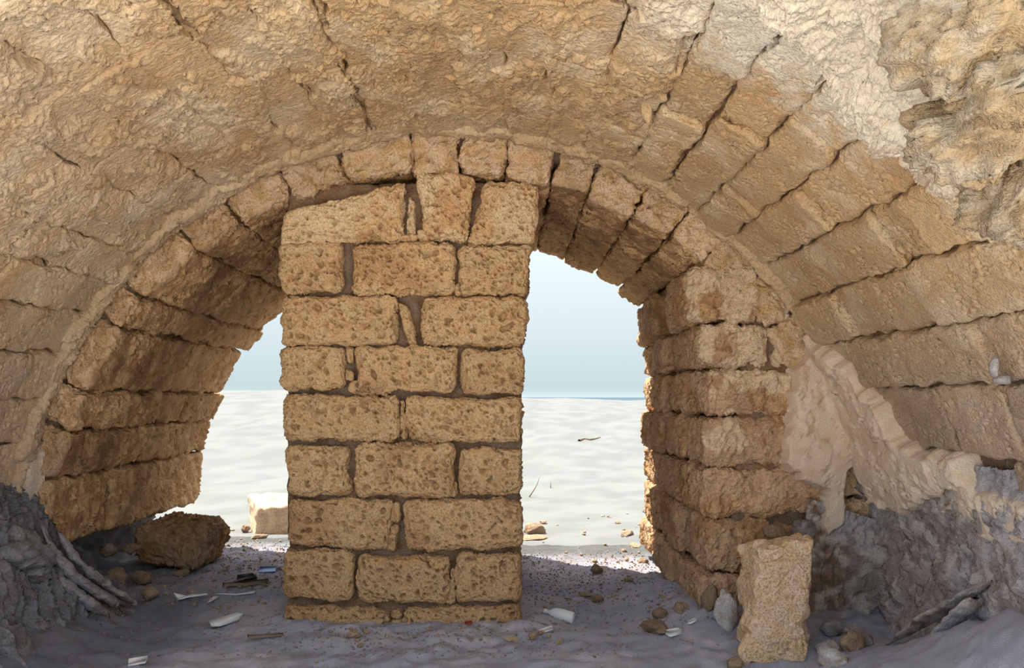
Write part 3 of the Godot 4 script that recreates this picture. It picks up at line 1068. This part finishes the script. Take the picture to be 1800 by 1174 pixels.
func block(front: Array, d: float, back: Array, e: float, cell: float, style: int, tone: float, bevel := 0.05, rough := 1.4, wob := 0.03) -> ArrayMesh:
	# a free block between two quadrilaterals at two distances
	var c := []
	for k in 4:
		c.append(W(front[2 * k], front[2 * k + 1], d))
	for k in 4:
		c.append(W(back[2 * k], back[2 * k + 1], e))
	return stone(c, cell, bevel, style, tone, rough, wob, 1.2)


func build_blocks() -> void:
	single("fallen_block", block([1342, 960, 1430, 948, 1412, 1190, 1306, 1164], 4.55, [1300, 955, 1410, 938, 1402, 1160, 1298, 1130], 4.9, 0.009, 10, 1.0, 0.03, 1.4, 0.045), M.pitted_sandstone,
		"upright rough tan block leaning by the foot of the right wall", "stone block")
	single("fallen_block", block([228, 928, 375, 915, 346, 1004, 236, 985], 6.35, [292, 900, 402, 908, 396, 980, 300, 985], 7.1, 0.013, 4, 0.62, 0.09, 1.3), M.pitted_sandstone,
		"dark brown boulder-like block lying under the left arch", "stone block")
	single("fallen_block", block([452, 892, 560, 884, 560, 945, 446, 946], 8.75, [437, 866, 535, 870, 535, 920, 440, 922], 9.5, 0.02, 7, 1.1, 0.03, 0.6), M.pitted_sandstone,
		"squared block on the sunlit sand, its front in shade", "stone block")


func build_rocks() -> void:
	# x, y (its middle), distance, half sizes in metres, seed, style, tone, label
	var L := [
		[206, 992, 5.95, 0.090, 0.075, 0.08, 41, 7, 0.75, "pinkish rough stone in front of the dark block, biggest of its heap"],
		[190, 966, 6.05, 0.075, 0.050, 0.07, 42, 7, 0.6, "dark stone at the top left of the heap below the undercut wall"],
		[228, 966, 6.1, 0.080, 0.045, 0.06, 43, 7, 0.65, "flat grey stone slanting between heap and dark block"],
		[250, 990, 6.02, 0.080, 0.060, 0.07, 44, 7, 0.72, "rounded brown stone nearest the dark block's left end"],
		[262, 1020, 5.72, 0.065, 0.060, 0.06, 45, 7, 0.74, "small brown stone at the front of the heap"],
		[318, 1003, 6.3, 0.060, 0.030, 0.05, 46, 7, 0.75, "small tan stone lying under the dark block's edge"],
		[1274, 1074, 4.97, 0.085, 0.135, 0.08, 47, 11, 1.0, "white limed stone standing left of the upright block"],
		[1250, 1056, 5.14, 0.06, 0.10, 0.06, 48, 7, 0.6, "brown stone behind the white limed stone"],
		[1362, 936, 5.0, 0.075, 0.055, 0.06, 49, 7, 0.7, "small grey stone lodged above the upright block"],
		[1412, 930, 5.02, 0.080, 0.060, 0.07, 50, 8, 0.95, "rounded grey stone lodged beside the plaster tongue"],
		[1456, 1140, 4.60, 0.085, 0.055, 0.07, 51, 11, 0.75, "pale bluish stone at the upright block's right foot"],
		[1466, 1166, 4.38, 0.095, 0.055, 0.07, 52, 11, 0.95, "white stone at the bottom, nearest the upright block's right foot"],
		[1500, 1137, 4.55, 0.080, 0.070, 0.07, 53, 7, 0.72, "reddish stone between white stone and grey slab"],
		[1508, 1098, 4.65, 0.110, 0.050, 0.05, 54, 8, 1.1, "layered grey slab of stone tilted against the right wall"],
		[1462, 1096, 4.85, 0.065, 0.055, 0.06, 55, 8, 0.85, "dull grey stone propping the layered slab"],
		[1293, 1168, 4.5, 0.050, 0.035, 0.05, 56, 7, 0.75, "brown stone at the bottom, left of the upright block"],
		[1372, 1176, 4.35, 0.09, 0.03, 0.06, 57, 8, 1.1, "grey stone at the upright block's front foot"],
		[938, 933, 9.0, 0.135, 0.085, 0.11, 58, 7, 0.8, "brown pitted stone outside, beside the pier's right edge"],
		[935, 958, 8.7, 0.20, 0.03, 0.12, 59, 7, 0.95, "flat slab outside under the brown pitted stone"],
		[1101, 939, 8.9, 0.09, 0.055, 0.07, 60, 7, 0.75, "brown stone outside, near the jamb's sunlit edge"],
		[1116, 966, 8.2, 0.07, 0.035, 0.05, 61, 7, 0.9, "tan stone outside, below the brown one near the jamb"],
		[1048, 1000, 7.0, 0.055, 0.045, 0.05, 62, 7, 0.7, "square brown stone on the shadow's edge in the right opening"],
		[1131, 993, 7.4, 0.05, 0.03, 0.04, 63, 7, 0.8, "small stone on the sunlit sand at the jamb's foot"],
		[457, 960, 8.2, 0.10, 0.035, 0.05, 64, 7, 0.75, "low brown stone on the sand before the squared block"],
		[432, 926, 8.9, 0.05, 0.05, 0.05, 65, 7, 0.75, "small pointed stone left of the squared block"],
		[955, 907, 9.6, 0.055, 0.022, 0.05, 66, 7, 0.85, "thin flat stone on the dune above the brown pitted stone"],
		[620, 1107, 4.98, 0.050, 0.028, 0.03, 67, 7, 0.95, "pale stone at the pier's foot, under the gap in its base course"],
		[938, 1094, 5.0, 0.032, 0.028, 0.03, 68, 9, 0.75, "cream stone at the pier's right foot"],
		[984, 1106, 4.95, 0.022, 0.018, 0.02, 69, 7, 1.0, "round tan pebble right of the pier's foot"],
		[1150, 1086, 5.08, 0.11, 0.04, 0.08, 70, 7, 0.68, "low brown rock half sunk in the sand before the jamb"],
		[1198, 1074, 5.2, 0.05, 0.045, 0.04, 71, 7, 0.72, "brown rock on the sand at the jamb's front corner"],
		[1160, 1070, 5.25, 0.05, 0.04, 0.05, 72, 7, 0.6, "dark brown rock left of the jamb's front corner"],
		[1050, 1042, 6.0, 0.05, 0.03, 0.05, 73, 7, 0.72, "round stone in the middle of the shaded passage floor"],
		[1105, 1015, 6.6, 0.045, 0.025, 0.04, 74, 7, 0.68, "brown stone just inside the shadow's edge, nearer the jamb"],
		[1030, 1036, 6.1, 0.075, 0.015, 0.05, 75, 7, 0.7, "flat brown slab on the shaded passage floor"],
		[900, 1105, 4.97, 0.045, 0.02, 0.03, 76, 7, 1.0, "tan chip lying under the pier's right corner"]]
	for s in L:
		var h := Vector3(s[3], s[4], s[5])
		var at := W(s[0], s[1], s[2])
		var m := single("rock", lump(h, s[6], s[7], s[8], 0.45, 26, 18), M.rock, s[9], "rock")
		# settle it on the sand when the picked middle hangs above it
		var g := ground(at.x, s[2])
		if not (s[6] in [49, 50, 42, 43]):
			at.y = clampf(at.y, g + h.y * 0.25, g + h.y * 0.8)
		m.position = at
		m.rotation = Vector3(0, s[6] * 0.7, 0.0)
		if s[6] == 54:
			m.rotation = Vector3(0.0, 0.2, -0.6)


func sheet_piece(outline: Array, thick: float, bend: float) -> ArrayMesh:
	# a thin, bent, flat scrap: outline in metres on the ground plane
	var st := SurfaceTool.new()
	st.begin(Mesh.PRIMITIVE_TRIANGLES)
	var poly := PackedVector2Array()
	for k in range(0, outline.size(), 2):
		poly.append(Vector2(outline[k], outline[k + 1]))
	var tri := Geometry2D.triangulate_polygon(poly)
	var lift := func(q: Vector2, up: float) -> Vector3: return Vector3(q.x, up + bend * (q.x * q.x * 1.2 + 0.012 * sin(q.x * 45.0 + q.y * 30.0)), q.y)
	for up in [thick, 0.0]:
		for k in range(0, tri.size(), 3):
			var o := [0, 1, 2] if up > 0 else [0, 2, 1]
			for e in o:
				st.add_vertex(lift.call(poly[tri[k + e]], up))
	for k in poly.size():
		var a := poly[k]
		var b := poly[(k + 1) % poly.size()]
		for q in [[a, thick], [b, thick], [b, 0.0], [a, thick], [b, 0.0], [a, 0.0]]:
			st.add_vertex(lift.call(q[0], q[1]))
	st.generate_normals()
	return st.commit()


func on_sand(px: float, py: float) -> Vector3:
	# walk along the sight line to the sand
	var d := 3.0
	while d < 40.0:
		var p := W(px, py, d)
		if p.y <= ground(p.x, d):
			return Vector3(p.x, ground(p.x, d), -d)
		d += 0.02
	return W(px, py, 20.0)


func twig(pts: Array, r: float) -> ArrayMesh:
	var v := PackedVector3Array()
	var idx := PackedInt32Array()
	for k in pts.size():
		var t: Vector3 = (pts[mini(k + 1, pts.size() - 1)] - pts[maxi(k - 1, 0)]).normalized()
		var a := t.cross(Vector3(0.1, 0.2, 1)).normalized()
		var b := t.cross(a)
		var w := r * (1.0 - 0.75 * k / (pts.size() - 1.0))
		for j in 6:
			v.append(pts[k] + (a * cos(TAU * j / 6) + b * sin(TAU * j / 6)) * w)
	for k in pts.size() - 1:
		for j in 6:
			var a := k * 6 + j
			var b := k * 6 + (j + 1) % 6
			idx.append_array([a, b, b + 6, a, b + 6, a + 6])
	return to_mesh(v, PackedColorArray(), idx)


func build_litter() -> void:
	var items := [
		["board", 399, 1094, [-0.085, -0.11, -0.03, 0.11, 0.04, 0.13, 0.09, 0.10, 0.05, -0.05, -0.02, -0.13], 0.02, 0.3, -0.75, "white_plastic", "pale flat board lying alone on the sand left of the pier", "board"],
		["plastic_scrap", 330, 1052, [-0.10, -0.03, -0.02, -0.05, 0.03, -0.02, 0.12, -0.03, 0.13, 0.0, 0.02, 0.03, -0.03, 0.06, -0.06, 0.02], 0.012, 1.0, 0.2, "white_plastic", "crumpled white plastic sheet scrap, largest white litter on left floor", "litter"],
		["plastic_scrap", 372, 1062, [-0.03, -0.02, 0.03, -0.03, 0.05, 0.01, -0.01, 0.03], 0.006, 2.0, 0.9, "white_plastic", "small white plastic scrap right of the crumpled sheet", "litter"],
		["plastic_scrap", 415, 1050, [-0.14, -0.012, 0.0, -0.03, 0.14, -0.03, 0.12, 0.01, 0.0, 0.015], 0.008, 0.8, 0.25, "white_plastic", "long white plastic strip beside the crumpled sheet", "litter"],
		["plastic_scrap", 470, 1007, [-0.07, -0.05, 0.06, -0.06, 0.07, 0.04, -0.06, 0.05], 0.012, 1.0, 0.1, "blue_plastic", "blue plastic scrap at the pier's left edge", "litter"],
		["plastic_scrap", 432, 1022, [-0.06, -0.03, 0.05, -0.04, 0.08, 0.0, 0.0, 0.02, -0.06, 0.03], 0.03, 0.6, 0.3, "dark_plastic", "dark folded scrap standing up left of the pier", "litter"],
		["driftwood", 432, 1032, [-0.16, -0.01, 0.0, -0.04, 0.15, -0.02, 0.16, 0.01, 0.0, 0.03, -0.14, 0.03], 0.025, 0.5, 0.35, "dry_wood", "short flat piece of driftwood below the dark scrap", "driftwood"],
		["driftwood", 468, 1122, [-0.11, -0.012, 0.0, -0.016, 0.10, -0.006, 0.09, 0.008, 0.0, 0.014, -0.10, 0.01], 0.018, 0.3, 0.35, "dry_wood", "brown driftwood stick on the sand before the pier's left foot", "driftwood"],
		["plastic_scrap", 1216, 1096, [-0.03, -0.018, 0.025, -0.025, 0.035, 0.012, -0.018, 0.02], 0.015, 1.0, 0.2, "white_plastic", "smallest white scrap, by the brown rock at the jamb's front corner", "litter"],
		["plastic_scrap", 1184, 1118, [-0.045, -0.025, 0.035, -0.03, 0.045, 0.02, -0.03, 0.03], 0.025, 1.0, 0.1, "white_plastic", "bluish white scrap in front of the low brown rock", "litter"],
		["plastic_scrap", 958, 1112, [-0.04, -0.02, 0.05, -0.03, 0.05, 0.01, -0.03, 0.02], 0.012, 1.0, 0.2, "white_plastic", "torn white scrap near the round tan pebble", "litter"],
		["tile_shard", 824, 1100, [-0.022, -0.02, 0.022, -0.015, 0.018, 0.02, -0.015, 0.022], 0.015, 0.2, 0.3, "red_tile", "small red tile shard among the rubble at the pier's foot", "tile shard"],
		["plastic_scrap", 241, 1166, [-0.05, -0.03, 0.05, -0.03, 0.05, 0.03, -0.04, 0.03], 0.012, 1.0, 0.2, "white_plastic", "bluish white scrap at the bottom, left of the board", "litter"]]
	for s in items:
		var o := single(s[0], sheet_piece(s[3], s[4], s[5]), M[s[7]], s[8], s[9])
		o.position = on_sand(s[1], s[2]) + Vector3(0, 0.004, 0)
		o.rotation.y = s[6]
		if s[0] == "plastic_scrap" and s[7] == "dark_plastic":
			o.rotation.x = 0.5
	# the pale bottle-shaped float by the pier
	var b := root("plastic_bottle", "pale battered plastic bottle lying on sand right of the pier", "bottle")
	var v := PackedVector3Array()
	var idx := PackedInt32Array()
	var prof := [[-0.10, 0.0], [-0.098, 0.03], [-0.09, 0.04], [-0.03, 0.042], [0.03, 0.040], [0.06, 0.030], [0.08, 0.014], [0.10, 0.013], [0.10, 0.0]]
	for q in prof:
		for j in 14:
			v.append(Vector3(q[0], q[1] * cos(TAU * j / 14), q[1] * sin(TAU * j / 14) * 0.85))
	for k in prof.size() - 1:
		for j in 14:
			var a := k * 14 + j
			var c := k * 14 + (j + 1) % 14
			idx.append_array([a, a + 14, c + 14, a, c + 14, c])
	var body := part("body", to_mesh(v, PackedColorArray(), idx), M.white_plastic, b)
	body.position = Vector3.ZERO
	b.position = on_sand(985, 1088) + Vector3(0, 0.026, 0)
	b.rotation = Vector3(0.1, 2.7, 0.12)
	var cap := CylinderMesh.new()
	cap.top_radius = 0.015
	cap.bottom_radius = 0.016
	cap.height = 0.02
	cap.radial_segments = 14
	var cp := part("cap", cap, M.white_plastic, b)
	cp.rotation.z = PI / 2
	cp.position = Vector3(0.108, 0, 0)
	# twigs on the dune
	var g := on_sand(930, 874)
	single("twig", twig([g, W(938, 862, -g.z), W(944, 852, -g.z), W(948, 840, -g.z)], 0.010), M.dry_wood, "thin bent dark twig standing in the dune right of the pier", "twig")
	var h := on_sand(968, 858)
	single("twig", twig([h, W(968, 852, -h.z), W(969, 846, -h.z)], 0.008), M.dry_wood, "short straight twig in the dune right of the bent twig", "twig")
	var line := []
	for q in [[1018, 776], [1026, 772], [1036, 774], [1046, 772], [1056, 769]]:
		line.append(on_sand(q[0], q[1]) + Vector3(0, 0.012, 0))
	single("twig", twig(line, 0.03), M.dry_wood, "dark line of dry seaweed twigs lying across the dune", "twig")


func build_pebbles() -> void:
	var kinds := []
	for k in 8:
		kinds.append(lump(Vector3(1.0, 0.62, 0.85), 100 + k, [7, 7, 9, 7, 8, 7, 9, 7][k], [0.8, 0.95, 0.85, 0.7, 0.95, 0.9, 0.75, 1.0][k], 0.5, 9, 6))
	var sets := [
		[70, 560, 1096, 990, 1128, 0.006, 0.020, "rubble chips at the pier foot", "", "at the pier foot's left half", "at the pier foot below its middle", "at the pier foot's right half", "just right of the pier foot"],
		[60, 930, 1008, 1200, 1080, 0.008, 0.024, "stones on the shaded right passage", "", "in the right passage against the pier", "in the right passage nearer the pier", "in the right passage nearer the jamb", "in the right passage against the jamb"],
		[75, 225, 985, 470, 1070, 0.008, 0.030, "stones on the left passage floor", "", "on the left passage floor under the wall", "on the left passage floor before the dark block", "in the middle of the left passage floor", "on the left passage floor by the pier"],
		[34, 925, 900, 1150, 990, 0.012, 0.034, "pebbles on the sunlit sand at right", "", "on sunlit sand right beside the pier", "on sunlit sand nearer the pier", "on sunlit sand nearer the jamb", "on sunlit sand beside the jamb"],
		[16, 400, 930, 500, 1000, 0.012, 0.030, "pebbles on the sunlit sand at left", "", "on sunlit sand by the dark block", "on sunlit sand left of the squared block", "on sunlit sand before the squared block", "on sunlit sand beside the pier's left edge"],
		[40, 240, 1090, 1300, 1172, 0.005, 0.014, "pebbles on the front sand", "", "on the front sand at far left", "on the front sand before the pier's left half", "on the front sand before the pier's right half", "on the front sand before the right passage"]]
	rng.seed = 77
	for s in sets:
		for k in s[0]:
			var at := on_sand(rng.randf_range(s[1], s[3]), rng.randf_range(s[2], s[4]))
			if at.x > -1.50 and at.x < 0.08 and at.z < -5.1 and at.z > -7.8:
				at.z = -rng.randf_range(4.85, 5.12)
				at.y = ground(at.x, -at.z)
			if at.x > 1.15 and at.z < -5.2 and at.z > -7.8:
				continue
			var r := rng.randf_range(s[5], s[6]) * (0.7 + 0.6 * rng.randf() ** 3)
			var kind := rng.randi() % 8
			var hue: String = ["brown", "tan", "pale", "dark brown", "grey", "sandy", "whitish", "light tan"][kind]
			var size: String = "tiny" if r < lerpf(s[5], s[6], 0.25) else ("small" if r < lerpf(s[5], s[6], 0.55) else "larger")
			var fx: float = (900.0 + at.x * F / -at.z - s[1]) / (s[3] - s[1])
			var fy: float = (697.0 - (at.y - EYE) * F / -at.z - s[2]) / (s[4] - s[2])
			var spot: String = s[9 + clampi(int(fx * 4.0), 0, 3)]
			var row: String = ["farthest back", "towards the back", "towards the front", "nearest the front"][clampi(int(fy * 4.0), 0, 3)]
			var o := single("pebble", kinds[kind], M.rock, "%s %s stone %s, %s" % [size, hue, spot, row], "pebble", s[7])
			o.position = at + Vector3(0, r * 0.25, 0)
			o.rotation = Vector3(rng.randf_range(-0.3, 0.3), rng.randf() * TAU, rng.randf_range(-0.3, 0.3))
			o.scale = Vector3.ONE * r
	# crumbs of stone too many to count
	var mm := MultiMesh.new()
	mm.transform_format = MultiMesh.TRANSFORM_3D
	mm.mesh = lump(Vector3(1.0, 0.7, 0.85), 140, 8, 0.95, 0.5, 6, 4)
	var list := []
	rng.seed = 91
	while list.size() < 5200:
		var x := rng.randf_range(-3.0, 1.25)
		var d := rng.randf_range(4.7, 7.9)
		var thick := 0.12 + 0.9 * ss(0.55, 0.1, absf(d - 5.02)) * ss(-1.7, -1.0, x) * ss(0.5, 0.1, x) + 0.5 * ss(5.6, 6.4, d) + 0.5 * ss(-0.1, 0.3, n_spot.get_noise_2d(x * 0.4, d * 0.4))
		if rng.randf() > thick or (x > -1.46 and x < 0.06 and d > 5.16):
			continue
		var r := rng.randf_range(0.003, 0.009) * (1.0 + 0.6 * rng.randf() ** 4)
		list.append(Transform3D(Basis.from_euler(Vector3(rng.randf() * 0.6, rng.randf() * TAU, 0)).scaled(Vector3(r, r, r)), Vector3(x, ground(x, d) + r * 0.2, -d)))
	mm.instance_count = list.size()
	for k in list.size():
		mm.set_instance_transform(k, list[k])
	var gr := MultiMeshInstance3D.new()
	gr.name = "gravel"
	gr.multimesh = mm
	gr.material_override = M.rock
	add_child(gr)
	tag(gr, "fine stone crumbs strewn over the shaded sand around the pier", "gravel", "", "stuff")
